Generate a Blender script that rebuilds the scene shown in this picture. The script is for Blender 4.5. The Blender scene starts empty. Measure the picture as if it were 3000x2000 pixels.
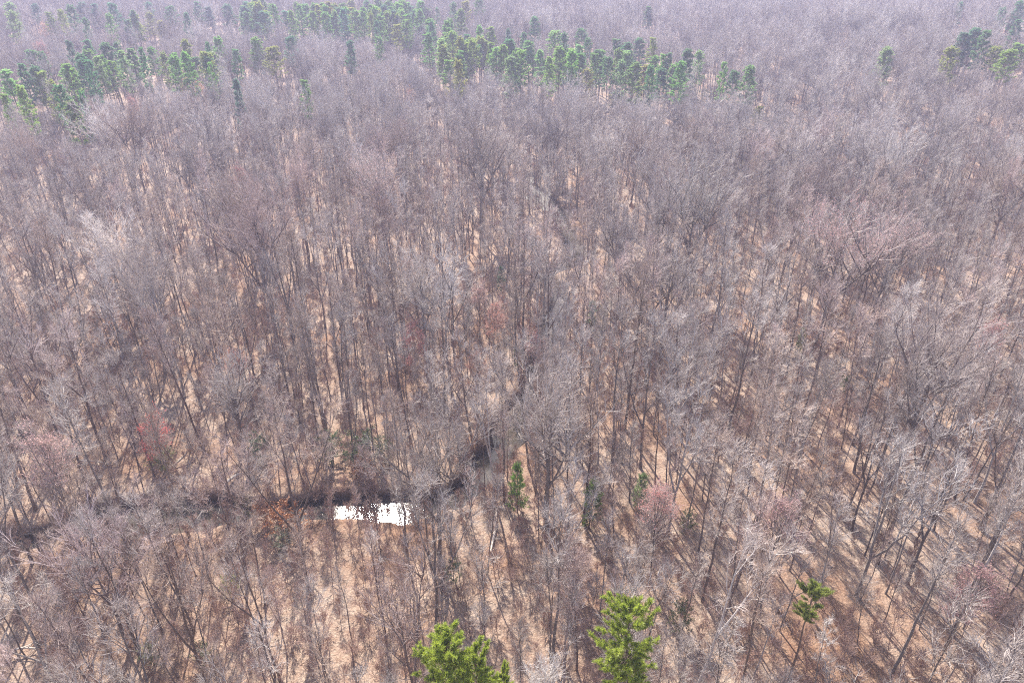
import bpy, math, random
import numpy as np
from mathutils import Vector, Matrix

C = bpy.context.scene.collection
SC = bpy.context.scene
RAD = math.radians

# ------------------------------------------------------------------ camera, sky, sun, exposure
CAM_H, PITCH, FPX = 75.0, RAD(29.0), 2000.0          # photo is 3000 x 2000
cam_data = bpy.data.cameras.new("camera")
cam_data.sensor_width = 36.0
cam_data.lens = 24.0
cam_data.clip_start = 0.5
cam_data.clip_end = 6000.0
cam = bpy.data.objects.new("camera", cam_data)
cam.location = (0, 0, CAM_H)
cam.rotation_euler = (math.pi / 2 - PITCH, 0, 0)
C.objects.link(cam)
SC.camera = cam

SUN_EL, SUN_AZ = RAD(43.0), RAD(-15.0)                # azimuth clockwise from +Y
world = bpy.data.worlds.new("World")
SC.world = world
world.use_nodes = True
wn = world.node_tree
bg = wn.nodes["Background"]
sky = wn.nodes.new("ShaderNodeTexSky")
sky.sky_type = 'NISHITA'
sky.sun_disc = False
sky.sun_elevation = SUN_EL
sky.sun_rotation = SUN_AZ
sky.air_density = 1.0
sky.dust_density = 1.6
sky.ozone_density = 1.0
wn.links.new(sky.outputs[0], bg.inputs[0])
bg.inputs[1].default_value = 0.10

sun_data = bpy.data.lights.new("sun", 'SUN')
sun_data.energy = 5.0
sun_data.angle = RAD(0.5)
sun_data.color = (1.0, 0.93, 0.84)
sun = bpy.data.objects.new("sun", sun_data)
sv = Vector((math.sin(SUN_AZ) * math.cos(SUN_EL), math.cos(SUN_AZ) * math.cos(SUN_EL), math.sin(SUN_EL)))
sun.rotation_euler = (-sv).to_track_quat('-Z', 'Y').to_euler()
sun.location = (0, 0, 200)
C.objects.link(sun)

SC.view_settings.view_transform = 'Standard'
SC.view_settings.look = 'None'
SC.view_settings.gamma = 1.0
SC.view_settings.use_curve_mapping = False
SC.view_settings.exposure = 1.52
SC.render.film_transparent = False
cy = SC.cycles
cy.use_denoising = False
cy.max_bounces = 4
cy.diffuse_bounces = 3
cy.glossy_bounces = 2
cy.transmission_bounces = 2
cy.transparent_max_bounces = 6
cy.volume_bounces = 1
cy.sample_clamp_indirect = 4.0
cy.caustics_reflective = False
cy.caustics_refractive = False
cy.filter_width = 1.1
if hasattr(SC.render, "use_persistent_data"):
    SC.render.use_persistent_data = False


# ------------------------------------------------------------------ photo pixel <-> world helpers
CP, SP = math.cos(PITCH), math.sin(PITCH)


def ray(px, py):
    u, v = (px - 1500.0) / FPX, (py - 1000.0) / FPX
    return np.array([u, CP - v * SP, -SP - v * CP])


def project(p):
    x, y, z = p[..., 0], p[..., 1], p[..., 2] - CAM_H
    dep = y * CP - z * SP
    v = (-z * CP - y * SP) / dep
    return 1500 + FPX * x / dep, 1000 + FPX * v, dep


# ------------------------------------------------------------------ terrain
CREEK_PX = [(-420, 1700), (-150, 1650), (80, 1600), (260, 1545), (450, 1530), (640, 1520), (820, 1508), (1000, 1503), (1180, 1500),
            (1310, 1478), (1400, 1425), (1455, 1350), (1500, 1270), (1545, 1180), (1585, 1080), (1615, 980), (1640, 890),
            (1600, 825), (1660, 790), (1690, 745), (1660, 690), (1640, 645), (1600, 605), (1550, 560), (1560, 520)]
cpts = []
for a, b in CREEK_PX:
    r = ray(a, b)
    t = (-1.9 - CAM_H) / r[2]
    cpts.append((r[0] * t, r[1] * t))
cpts = np.array(cpts)


def catmull(P, n=8):
    out = []
    Q = np.vstack([2 * P[0] - P[1], P, 2 * P[-1] - P[-2]])
    for i in range(1, len(Q) - 2):
        for s in np.arange(n) / n:
            p0, p1, p2, p3 = Q[i - 1:i + 3]
            out.append(0.5 * (2 * p1 + (p2 - p0) * s + (2 * p0 - 5 * p1 + 4 * p2 - p3) * s * s + (3 * p1 - p0 - 3 * p2 + p3) * s ** 3))
    out.append(P[-1])
    return np.array(out)


creek = catmull(cpts, 8)
ncr = len(creek)
creek_hw = 2.8 + 0.7 * np.sin(np.arange(ncr) * 0.21 + 1.0) + 0.5 * np.sin(np.arange(ncr) * 0.53)
creek_hw[:30] *= np.linspace(0.72, 1.0, 30)
creek_hw[44:76] *= 0.76
creek_hw[96:] *= 0.68
creek_hw[170:184] *= 1.9


def vnoise(x, y, seed=0):
    xi, yi = np.floor(x).astype(np.int64), np.floor(y).astype(np.int64)
    fx, fy = x - xi, y - yi
    fx, fy = fx * fx * (3 - 2 * fx), fy * fy * (3 - 2 * fy)

    def h(a, b):
        n = (a * 374761393 + b * 668265263 + seed * 1442695041) & 0xffffffff
        n = ((n ^ (n >> 13)) * 1274126177) & 0xffffffff
        return ((n ^ (n >> 16)) & 0xffff) / 65535.0
    return (h(xi, yi) * (1 - fx) + h(xi + 1, yi) * fx) * (1 - fy) + (h(xi, yi + 1) * (1 - fx) + h(xi + 1, yi + 1) * fx) * fy - 0.5


def creek_dist(x, y):
    """signed-free distance to the creek's centre line divided into (distance - half width)"""
    shp = x.shape
    q = np.stack([x.ravel(), y.ravel()], 1)
    best = np.full(len(q), 1e9)
    near = (q[:, 1] > 30) & (q[:, 1] < 340) & (np.abs(q[:, 0]) < 190)
    idx = np.nonzero(near)[0]
    for s in range(0, len(idx), 20000):
        ii = idx[s:s + 20000]
        d = np.sqrt(((q[ii, None, :] - creek[None, :, :]) ** 2).sum(2)) - creek_hw[None, :]
        best[ii] = d.min(1)
    return best.reshape(shp)


def base_height(x, y):
    d = np.sqrt(x * x + y * y)
    rise = np.where(d > 260, (d - 260) ** 2 * (0.066 / 280.0), 0.0)
    rise = np.where(d > 400, 4.62 + (d - 400) * 0.066, rise)
    rise = rise * (0.75 + 0.5 * (vnoise(x / 400.0 + 7, y / 400.0, 5) + 0.5))
    far = np.clip((d - 150) / 200.0, 0, 1)
    side = np.clip((np.abs(x) - 60) / 160.0, 0, 1) * 2.5
    return rise + far * (vnoise(x / 120.0, y / 120.0, 1) * 7.0) + side * (vnoise(x / 60.0, y / 70.0, 2) + 0.4) + vnoise(x / 14.0, y / 14.0, 3) * 0.5


def height(x, y):
    x, y = np.asarray(x, float), np.asarray(y, float)
    h = base_height(x, y)
    cd = creek_dist(x, y) + vnoise(x / 2.1, y / 2.1, 8) * 1.2 + vnoise(x / 7.0, y / 7.0, 9) * 2.2
    k = np.clip(cd / (1.7 + 2.2 * (vnoise(x / 11.0, y / 11.0, 12) + .4).clip(0, 1)) + 0.35, 0, 1)
    k = k * k * (3 - 2 * k)
    flat = np.clip((cd - 2.0) / 14.0, 0, 1)
    return (h * flat) * k + (-2.7) * (1 - k) + 0.3 * np.exp(-((cd - 4.0) / 2.5) ** 2)


def on_ground(px, py):
    r = ray(px, py)
    t = -CAM_H / r[2] if r[2] < -1e-4 else 3000.0
    ts = np.linspace(30, min(2200, t * 1.3 + 40), 2500)
    P = ts[:, None] * r[None, :] + np.array([0, 0, CAM_H])
    z = base_height(P[:, 0], P[:, 1])
    w = np.nonzero(P[:, 2] <= z)[0]
    i = w[0] if len(w) else len(ts) - 1
    return P[i, 0], P[i, 1]


def under_top(px, py, H):
    """ground point below a tree H tall whose tip shows at the pixel"""
    r = ray(px, py)
    ts = np.linspace(20, 2200, 5000)
    P = ts[:, None] * r[None, :] + np.array([0, 0, CAM_H])
    z = base_height(P[:, 0], P[:, 1]) + H
    w = np.nonzero(P[:, 2] <= z)[0]
    i = w[0] if len(w) else len(ts) - 1
    return P[i, 0], P[i, 1], ts[i]


# ------------------------------------------------------------------ material helpers
def mat(name):
    m = bpy.data.materials.new(name)
    m.use_nodes = True
    nt = m.node_tree
    return m, nt, nt.nodes, nt.links, nt.nodes["Principled BSDF"]


def node(nt, typ, **kw):
    n = nt.nodes.new(typ)
    for k, v in kw.items():
        setattr(n, k, v)
    return n


def ramp(nt, stops):
    r = nt.nodes.new("ShaderNodeValToRGB")
    e = r.color_ramp.elements
    while len(e) > 1:
        e.remove(e[0])
    e[0].position, e[0].color = stops[0][0], (*stops[0][1], 1)
    for p, c in stops[1:]:
        n = e.new(p)
        n.color = (*c, 1)
    return r


def noise(nt, scale, detail=3, rough=0.6, vec=None):
    n = nt.nodes.new("ShaderNodeTexNoise")
    n.inputs["Scale"].default_value = scale
    n.inputs["Detail"].default_value = detail
    n.inputs["Roughness"].default_value = rough
    if vec is not None:
        nt.links.new(vec, n.inputs["Vector"])
    return n


def mixc(nt, fac, a, b, mode='MIX'):
    m = nt.nodes.new("ShaderNodeMix")
    m.data_type = 'RGBA'
    m.blend_type = mode
    for s, v in ((m.inputs[0], fac), (m.inputs[6], a), (m.inputs[7], b)):
        if isinstance(v, (int, float)):
            s.default_value = v
        elif isinstance(v, tuple):
            s.default_value = (*v, 1)
        else:
            nt.links.new(v, s)
    return m.outputs[2]


# forest floor: leaf litter
M_floor, nt, N, L, B = mat("leaf_litter")
geo = node(nt, "ShaderNodeNewGeometry")
pos = geo.outputs["Position"]
r1 = ramp(nt, [(0.30, (0.06, 0.036, 0.026)), (0.43, (0.205, 0.142, 0.106)), (0.54, (0.385, 0.295, 0.228)), (0.66, (0.62, 0.515, 0.42))])
L.new(noise(nt, 4.5, 6, 0.8, pos).outputs["Fac"], r1.inputs[0])
r2 = ramp(nt, [(0.35, (0.27, 0.16, 0.108)), (0.6, (0.43, 0.345, 0.27))])
L.new(noise(nt, 0.9, 4, 0.65, pos).outputs["Fac"], r2.inputs[0])
c = mixc(nt, 0.42, r1.outputs[0], r2.outputs[0])
r3 = ramp(nt, [(0.36, (0.70, 0.56, 0.47)), (0.5, (0.92, 0.86, 0.82)), (0.62, (1.0, 1.0, 1.0))])
L.new(noise(nt, 0.06, 3, 0.6, pos).outputs["Fac"], r3.inputs[0])
c = mixc(nt, 1.0, c, r3.outputs[0], 'MULTIPLY')
# wet dark mud on steep bank faces and the creek bed
sep = node(nt, "ShaderNodeSeparateXYZ")
L.new(pos, sep.inputs[0])
mr = node(nt, "ShaderNodeMapRange")
mr.inputs["From Min"].default_value, mr.inputs["From Max"].default_value = -1.3, -0.1
L.new(sep.outputs["Z"], mr.inputs["Value"])
mud = ramp(nt, [(0.3, (0.022, 0.015, 0.011)), (0.7, (0.085, 0.06, 0.043))])
L.new(noise(nt, 1.4, 4, 0.7, pos).outputs["Fac"], mud.inputs[0])
c = mixc(nt, mr.outputs[0], mud.outputs[0], c)
L.new(c, B.inputs["Base Color"])
B.inputs["Roughness"].default_value = 0.9
B.inputs["Specular IOR Level"].default_value = 0.25
bump = node(nt, "ShaderNodeBump")
bump.inputs["Strength"].default_value = 0.9
bump.inputs["Distance"].default_value = 0.4
L.new(noise(nt, 2.6, 4, 0.7, pos).outputs["Fac"], bump.inputs["Height"])
L.new(bump.outputs[0], B.inputs["Normal"])

# creek water
M_water, nt, N, L, B = mat("creek_water")
geo = node(nt, "ShaderNodeNewGeometry")
wr = ramp(nt, [(0.35, (0.04, 0.033, 0.024)), (0.65, (0.10, 0.085, 0.066))])
L.new(noise(nt, 0.25, 3, 0.6, geo.outputs["Position"]).outputs["Fac"], wr.inputs[0])
L.new(wr.outputs[0], B.inputs["Base Color"])
sy = node(nt, "ShaderNodeSeparateXYZ")
L.new(geo.outputs["Position"], sy.inputs[0])
riff = ramp(nt, [(0.0, (0.07, 0.07, 0.07)), (0.45, (0.07, 0.07, 0.07)), (0.5, (0.45, 0.45, 0.45)), (1.0, (0.45, 0.45, 0.45))])      # riffles on the far reach
my = node(nt, "ShaderNodeMapRange")
my.inputs["From Min"].default_value, my.inputs["From Max"].default_value = 150.0, 290.0
L.new(sy.outputs["Y"], my.inputs["Value"])
L.new(my.outputs[0], riff.inputs[0])
L.new(riff.outputs[0], B.inputs["Roughness"])
B.inputs["IOR"].default_value = 1.33
B.inputs["Specular IOR Level"].default_value = 0.6
bump = node(nt, "ShaderNodeBump")
bump.inputs["Strength"].default_value = 0.3
bump.inputs["Distance"].default_value = 0.05
L.new(noise(nt, 1.1, 5, 0.7, geo.outputs["Position"]).outputs["Fac"], bump.inputs["Height"])
L.new(bump.outputs[0], B.inputs["Normal"])


def wood(name, stops, tip_col, tip_amt, rough=0.55, spec=0.5, scale=5.0):
    """bark or twig: hue varies from tree to tree, tone along the wood, the object's colour tints it"""
    m, nt, N, L, B = mat(name)
    oi = node(nt, "ShaderNodeObjectInfo")
    r = ramp(nt, stops)
    L.new(oi.outputs["Random"], r.inputs[0])
    tc = node(nt, "ShaderNodeTexCoord")
    nz = noise(nt, scale, 3, 0.6, tc.outputs["Object"])
    tone = ramp(nt, [(0.3, (0.6, 0.6, 0.6)), (0.7, (1.3, 1.3, 1.3))])
    L.new(nz.outputs["Fac"], tone.inputs[0])
    c = mixc(nt, 1.0, r.outputs[0], tone.outputs[0], 'MULTIPLY')
    if tip_amt > 0:
        at = node(nt, "ShaderNodeAttribute", attribute_name="tip")
        mu = node(nt, "ShaderNodeMath", operation='MULTIPLY')
        L.new(at.outputs["Fac"], mu.inputs[0])
        ml = node(nt, "ShaderNodeMath", operation='MULTIPLY')
        big = noise(nt, 0.018, 2, 0.5, oi.outputs["Location"])
        L.new(big.outputs["Fac"], ml.inputs[0])
        ml.inputs[1].default_value = tip_amt * 2
        L.new(ml.outputs[0], mu.inputs[1])
        c = mixc(nt, mu.outputs[0], c, tip_col)
    clump = ramp(nt, [(0.36, (0.74, 0.72, 0.72)), (0.5, (1.0, 1.0, 1.0)), (0.64, (1.2, 1.2, 1.2))])
    L.new(noise(nt, 0.045, 3, 0.6, oi.outputs["Location"]).outputs["Fac"], clump.inputs[0])
    c = mixc(nt, 1.0, c, clump.outputs[0], 'MULTIPLY')
    c = mixc(nt, 1.0, c, oi.outputs["Color"], 'MULTIPLY')
    L.new(c, B.inputs["Base Color"])
    B.inputs["Roughness"].default_value = rough
    B.inputs["Specular IOR Level"].default_value = spec
    return m


M_bark = wood("grey_bark", [(0.0, (0.13, 0.10, 0.085)), (0.4, (0.20, 0.17, 0.15)), (0.75, (0.15, 0.115, 0.095)), (0.88, (0.24, 0.21, 0.19)), (1.0, (0.42, 0.38, 0.35))], (0, 0, 0), 0, 0.8, 0.3, 3.0)
M_twig = wood("bare_twigs", [(0.0, (0.34, 0.30, 0.265)), (0.3, (0.53, 0.49, 0.445)), (0.6, (0.42, 0.365, 0.32)), (0.8, (0.50, 0.455, 0.415)), (1.0, (0.64, 0.605, 0.56))], (0.45, 0.28, 0.24), 0.2)
M_brush = wood("brush_twigs", [(0.0, (0.36, 0.24, 0.19)), (0.5, (0.42, 0.31, 0.27)), (1.0, (0.34, 0.21, 0.16))], (0.4, 0.2, 0.13), 0.3)
M_pinebark = wood("pine_bark", [(0.0, (0.16, 0.11, 0.085)), (1.0, (0.24, 0.17, 0.13))], (0, 0, 0), 0, 0.85, 0.2, 3.0)
M_snag = wood("bleached_wood", [(0.0, (0.52, 0.45, 0.38)), (1.0, (0.6, 0.54, 0.47))], (0, 0, 0), 0, 0.7, 0.3, 3.0)


def leafmat(name, dark, light, transl):
    m = bpy.data.materials.new(name)
    m.use_nodes = True
    nt = m.node_tree
    nt.nodes.remove(nt.nodes["Principled BSDF"])
    out = nt.nodes["Material Output"]
    L = nt.links
    g = node(nt, "ShaderNodeNewGeometry")
    r = ramp(nt, [(0.0, dark), (1.0, light)])
    L.new(g.outputs["Random Per Island"], r.inputs[0])
    oi = node(nt, "ShaderNodeObjectInfo")
    c = mixc(nt, 1.0, r.outputs[0], oi.outputs["Color"], 'MULTIPLY')
    d = node(nt, "ShaderNodeBsdfDiffuse")
    t = node(nt, "ShaderNodeBsdfTranslucent")
    gl = node(nt, "ShaderNodeBsdfGlossy")
    gl.inputs["Roughness"].default_value = 0.5
    gl.inputs["Color"].default_value = (0.8, 0.8, 0.8, 1)
    L.new(c, d.inputs[0])
    L.new(c, t.inputs[0])
    mx = node(nt, "ShaderNodeMixShader")
    mx.inputs[0].default_value = transl
    L.new(d.outputs[0], mx.inputs[1])
    L.new(t.outputs[0], mx.inputs[2])
    m2 = node(nt, "ShaderNodeMixShader")
    m2.inputs[0].default_value = 0.05
    L.new(mx.outputs[0], m2.inputs[1])
    L.new(gl.outputs[0], m2.inputs[2])
    L.new(m2.outputs[0], out.inputs[0])
    return m


M_needle = leafmat("pine_needles", (0.55, 0.55, 0.55), (1.25, 1.25, 1.25), 0.58)
M_redbud = leafmat("coloured_buds", (0.75, 0.75, 0.75), (1.3, 1.3, 1.3), 0.5)
M_leaf = leafmat("leaves", (0.6, 0.6, 0.6), (1.25, 1.25, 1.25), 0.4)


# ------------------------------------------------------------------ mesh helpers
class Geo:
    def __init__(self):
        self.v, self.f, self.t, self.n = [], [], [], 0

    def tubes(self, P, R, sides, tip=0.0):
        """P (n,k,3), R (n,k): n tubes of k rings"""
        n, k, _ = P.shape
        T = np.gradient(P, axis=1)
        T /= np.linalg.norm(T, axis=2, keepdims=True) + 1e-9
        ref = np.where(np.abs(T[..., 2:3]) > 0.9, np.array([1.0, 0, 0]), np.array([0, 0, 1.0]))
        ref = np.broadcast_to(ref[:, :1], T.shape)
        A = np.cross(T, ref)
        A /= np.linalg.norm(A, axis=2, keepdims=True) + 1e-9
        Bn = np.cross(T, A)
        an = np.arange(sides) * 2 * math.pi / sides
        V = P[:, :, None, :] + R[:, :, None, None] * (np.cos(an)[None, None, :, None] * A[:, :, None, :] + np.sin(an)[None, None, :, None] * Bn[:, :, None, :])
        idx = np.arange(n * k * sides).reshape(n, k, sides) + self.n
        a, b = idx[:, :-1], idx[:, 1:]
        F = np.stack([a, np.roll(a, -1, 2), np.roll(b, -1, 2), b], -1).reshape(-1, 4)
        self.v.append(V.reshape(-1, 3))
        self.f.append(F)
        tt = np.full((n, k, sides), 0.0) + (np.asarray(tip)[None, :, None] if np.ndim(tip) else tip)
        self.t.append(tt.ravel())
        self.n += n * k * sides

    def blades(self, base, direc, side, length, width, tip=1.0):
        """n thin four-sided leaf blades (n,3)"""
        n = len(base)
        l, w = np.broadcast_to(length, n)[:, None], np.broadcast_to(width, n)[:, None]
        mid = base + direc * l * 0.5
        V = np.stack([base, mid + side * w * 0.5, base + direc * l, mid - side * w * 0.5], 1)
        F = np.arange(n * 4).reshape(n, 4) + self.n
        self.v.append(V.reshape(-1, 3))
        self.f.append(F)
        self.t.append(np.full(n * 4, tip))
        self.n += n * 4

    def mesh(self, name, material, smooth=True):
        V, F, T = np.concatenate(self.v), np.concatenate(self.f), np.concatenate(self.t)
        me = bpy.data.meshes.new(name)
        me.vertices.add(len(V))
        me.vertices.foreach_set("co", V.astype(np.float32).ravel())
        me.loops.add(F.size)
        me.loops.foreach_set("vertex_index", F.astype(np.int32).ravel())
        me.polygons.add(len(F))
        me.polygons.foreach_set("loop_start", np.arange(0, F.size, 4, dtype=np.int32))
        me.polygons.foreach_set("use_smooth", np.full(len(F), smooth))
        at = me.attributes.new("tip", 'FLOAT', 'POINT')
        at.data.foreach_set("value", T.astype(np.float32))
        me.materials.append(material)
        me.update(calc_edges=True)
        return me


def unit(v):
    return v / (np.linalg.norm(v, axis=-1, keepdims=True) + 1e-9)


def grow(rng, S, D, Ln, k, up, wander):
    """n curved shoots from points S along D of length Ln: (n,k,3)"""
    n = len(S)
    P = np.empty((n, k, 3))
    P[:, 0] = S
    d = unit(D)
    st = (Ln / (k - 1))[:, None]
    for i in range(1, k):
        d = unit(d + np.array([0, 0, up]) / (k - 1) + rng.normal(0, wander, (n, 3)))
        P[:, i] = P[:, i - 1] + d * st
    return P


def along(P, s):
    """points and tangents at parameter s (n,m) of shoots P (n,k,3)"""
    n, k, _ = P.shape
    f = np.clip(s, 0, 0.9999) * (k - 1)
    i = f.astype(int)
    w = (f - i)[..., None]
    r = np.arange(n)[:, None]
    a, b = P[r, i], P[r, i + 1]
    return a * (1 - w) + b * w, unit(b - a)


def spread_from(rng, T, ang_lo, ang_hi):
    """directions leaving tangents T at an angle, all round"""
    rnd = rng.normal(size=T.shape)
    perp = unit(rnd - (rnd * T).sum(-1, keepdims=True) * T)
    a = rng.uniform(ang_lo, ang_hi, T.shape[:-1])[..., None]
    return unit(T * np.cos(a) + perp * np.sin(a))


def bare_tree(seed, H=29.0, r0=0.26, cb=0.52, W=7.5, n1=22, n2=8, n3=8, el=(0.7, 1.2), forks=0, lean=0.02, stubs=6, twig_r=0.0135, tw_len=1.2, shape=0.7):
    """(trunk mesh data, crown mesh data) of a leafless tree standing on the origin"""
    rng = np.random.default_rng(seed)
    trunk, crown = Geo(), Geo()
    k = 14
    z = np.linspace(0, H * 0.97, k)
    wob = np.cumsum(rng.normal(0, 0.09 * H / 29, (k, 2)), axis=0)
    wob -= wob[0]
    la = rng.uniform(0, 6.28)
    P0 = np.stack([wob[:, 0] + z * lean * math.cos(la), wob[:, 1] + z * lean * math.sin(la), z - 0.4], 1)[None]
    fr = np.linspace(0, 1, k)
    R0 = r0 * (1 - fr) ** 0.75 + 0.018
    R0[0] *= 1.45
    trunk.tubes(P0, R0[None], 8)
    stems, srad = [P0], [R0[None]]
    if forks:
        s = np.sort(rng.uniform(0.28, 0.5, forks))
        S, T = along(P0, s[None])
        az = rng.uniform(0, 6.28) + np.arange(forks) * 2.4
        D = np.stack([np.cos(az) * 0.5, np.sin(az) * 0.5, np.ones(forks)], 1)
        Pf = grow(rng, S[0], D, H * (0.94 - s) * rng.uniform(0.9, 1.05, forks), 9, 0.25, 0.05)
        rf = np.interp(s, fr, R0) * 0.78
        Rf = rf[:, None] * (1 - np.linspace(0, 1, 9)[None]) ** 0.8 + 0.018
        trunk.tubes(Pf, Rf, 6)
    # limbs
    s1 = np.sort(np.clip(rng.beta(1.25, 1.0, n1) * (0.985 - cb) + cb, 0, 0.985))
    S1, T1 = along(P0, s1[None])
    S1 = S1[0]
    az = np.arange(n1) * 2.399 + rng.normal(0, 0.5, n1)
    u = (s1 - cb) / (1 - cb)
    elv = el[0] + (el[1] - el[0]) * u + rng.normal(0, 0.13, n1)
    prof = np.clip(np.sin(math.pi * np.clip(0.22 + shape * u, 0, 0.96)), 0.2, 1)
    L1 = W / 2 * prof / np.maximum(np.cos(elv), 0.42) * rng.uniform(0.75, 1.15, n1)
    D1 = np.stack([np.cos(az) * np.cos(elv), np.sin(az) * np.cos(elv), np.sin(elv)], 1)
    if forks:
        m = n1 // (forks + 1)
        for j in range(forks):
            sel = np.arange(j + 1, n1, forks + 1)
            sf = rng.uniform(0.35, 0.97, len(sel))
            q, _ = along(Pf[j:j + 1], sf[None])
            S1[sel] = q[0]
    P1 = grow(rng, S1, D1, L1, 7, 0.45, 0.09)
    rl = np.clip(np.interp(s1, fr, R0) * 0.5, 0.03, 0.11) * np.clip(L1 / 5.0, 0.5, 1.4)
    R1 = rl[:, None] * (1 - np.linspace(0, 1, 7)[None]) ** 0.8 + twig_r
    trunk.tubes(P1, R1, 5)
    # dead stubs on the clear stem
    if stubs:
        ss = rng.uniform(0.25, cb, stubs)
        S, T = along(P0, ss[None])
        az = rng.uniform(0, 6.28, stubs)
        D = np.stack([np.cos(az), np.sin(az), rng.uniform(-0.1, 0.7, stubs)], 1)
        Ps = grow(rng, S[0], D, rng.uniform(0.8, 2.6, stubs), 4, 0.2, 0.15)
        trunk.tubes(Ps, np.full((stubs, 4), 0.03) * np.array([1, .8, .6, .4]), 4)
    # branches
    s2 = rng.uniform(0.18, 1.0, (n1, n2))
    S2, T2 = along(P1, s2)
    D2 = spread_from(rng, T2, 0.35, 0.95)
    L2 = (L1[:, None] * (1.05 - 0.75 * s2) * rng.uniform(0.35, 0.62, (n1, n2))).ravel() + 0.35
    P2 = grow(rng, S2.reshape(-1, 3), D2.reshape(-1, 3), L2, 5, 0.4, 0.13)
    n = len(P2)
    R2 = np.clip(L2 * 0.014, 0.02, 0.04)[:, None] * (1 - 0.6 * np.linspace(0, 1, 5)[None]) + 0.3 * twig_r
    crown.tubes(P2, R2, 4, np.linspace(0.0, 0.4, 5))
    # twigs, and the leader's own twigs
    s3 = rng.uniform(0.1, 1.0, (n, n3))
    S3, T3 = along(P2, s3)
    D3 = spread_from(rng, T3, 0.3, 0.95)
    L3 = rng.uniform(0.45, 1.2, n * n3) * tw_len
    P3 = grow(rng, S3.reshape(-1, 3), D3.reshape(-1, 3), L3, 3, 0.35, 0.2)
    crown.tubes(P3, np.full((n * n3, 3), twig_r) * np.array([1.0, 0.85, 0.5]), 3, np.array([0.4, 0.7, 1.0]))
    s4 = rng.uniform(0.2, 1.0, (n1, 10))
    S4, T4 = along(P1, s4)
    D4 = spread_from(rng, T4, 0.4, 1.1)
    P4 = grow(rng, S4.reshape(-1, 3), D4.reshape(-1, 3), rng.uniform(0.5, 1.4, n1 * 10) * tw_len, 3, 0.35, 0.18)
    crown.tubes(P4, np.full((n1 * 10, 3), twig_r) * np.array([1.0, 0.85, 0.5]), 3, np.array([0.4, 0.7, 1.0]))
    return trunk, crown, P3


def bare_meshes(name, barkm, twigm, **kw):
    t, c, tw = bare_tree(**kw)
    return t.mesh(name + "_trunk", barkm), c.mesh(name + "_crown", twigm)


def pine(seed, H=29.0, r0=0.2, cb=0.55, W=5.0, nb=46, tufts=5, needles=48, nlen=0.42, nw=0.08, top=0.35, droop=0.0, lobe=0.16, shoot=1.0):
    rng = np.random.default_rng(seed)
    trunk, crown = Geo(), Geo()
    k = 12
    z = np.linspace(0, H, k)
    wob = np.cumsum(rng.normal(0, 0.07, (k, 2)), axis=0)
    wob -= wob[0]
    P0 = np.stack([wob[:, 0], wob[:, 1], z - 0.3], 1)[None]
    fr = np.linspace(0, 1, k)
    R0 = r0 * (1 - fr) ** 0.8 + 0.02
    R0[0] *= 1.3
    trunk.tubes(P0, R0[None], 8)
    s1 = np.sort(cb + (0.99 - cb) * rng.uniform(0, 1, nb) ** 0.85)
    u = (s1 - cb) / (1 - cb)
    S1, _ = along(P0, s1[None])
    az = np.arange(nb) * 2.399 + rng.normal(0, 0.6, nb)
    lobes = 0.75 + lobe * np.sin(az * 2 + rng.uniform(0, 6)) * np.sin(u * 9 + rng.uniform(0, 6))
    prof = np.where(u < top, 0.55 + 0.45 * u / top, np.sqrt(np.clip(1 - ((u - top) / (1.02 - top)) ** 2, 0.02, 1)))
    L1 = W / 2 * prof * lobes * rng.uniform(0.7, 1.2, nb)
    elv = 0.05 + 0.75 * u - droop + rng.normal(0, 0.15, nb)
    D1 = np.stack([np.cos(az) * np.cos(elv), np.sin(az) * np.cos(elv), np.sin(elv)], 1)
    P1 = grow(rng, S1[0], D1, L1 + 0.15, 6, 0.35, 0.08)
    trunk.tubes(P1, np.full((nb, 6), 0.035) * (1 - 0.7 * np.linspace(0, 1, 6)), 4)
    # shoots that carry the tufts
    s2 = np.concatenate([rng.uniform(0.35, 1.0, (nb, tufts - 1)), np.ones((nb, 1))], 1)
    S2, T2 = along(P1, s2)
    D2 = spread_from(rng, T2, 0.1, 1.1)
    P2 = grow(rng, S2.reshape(-1, 3), D2.reshape(-1, 3), rng.uniform(0.25, 0.8, nb * tufts) * shoot * (W / 5.0) ** 0.5, 3, 0.5, 0.1)
    crown.tubes(P2, np.full((nb * tufts, 3), 0.014), 3)
    E = P2[:, -1]
    axis = unit(P2[:, -1] - P2[:, 0])
    n = len(E)
    base = np.repeat(E, needles, 0) - np.repeat(axis, needles, 0) * rng.uniform(0, 0.4, (n * needles, 1))
    dr = spread_from(rng, np.repeat(axis, needles, 0), 0.1, 1.35)
    dr = unit(dr + np.array([0, 0, 0.12]))
    sd = unit(np.cross(dr, rng.normal(size=dr.shape)))
    crown.blades(base, dr, sd, rng.uniform(0.7, 1.2, n * needles) * nlen, nw)
    return trunk, crown


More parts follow.
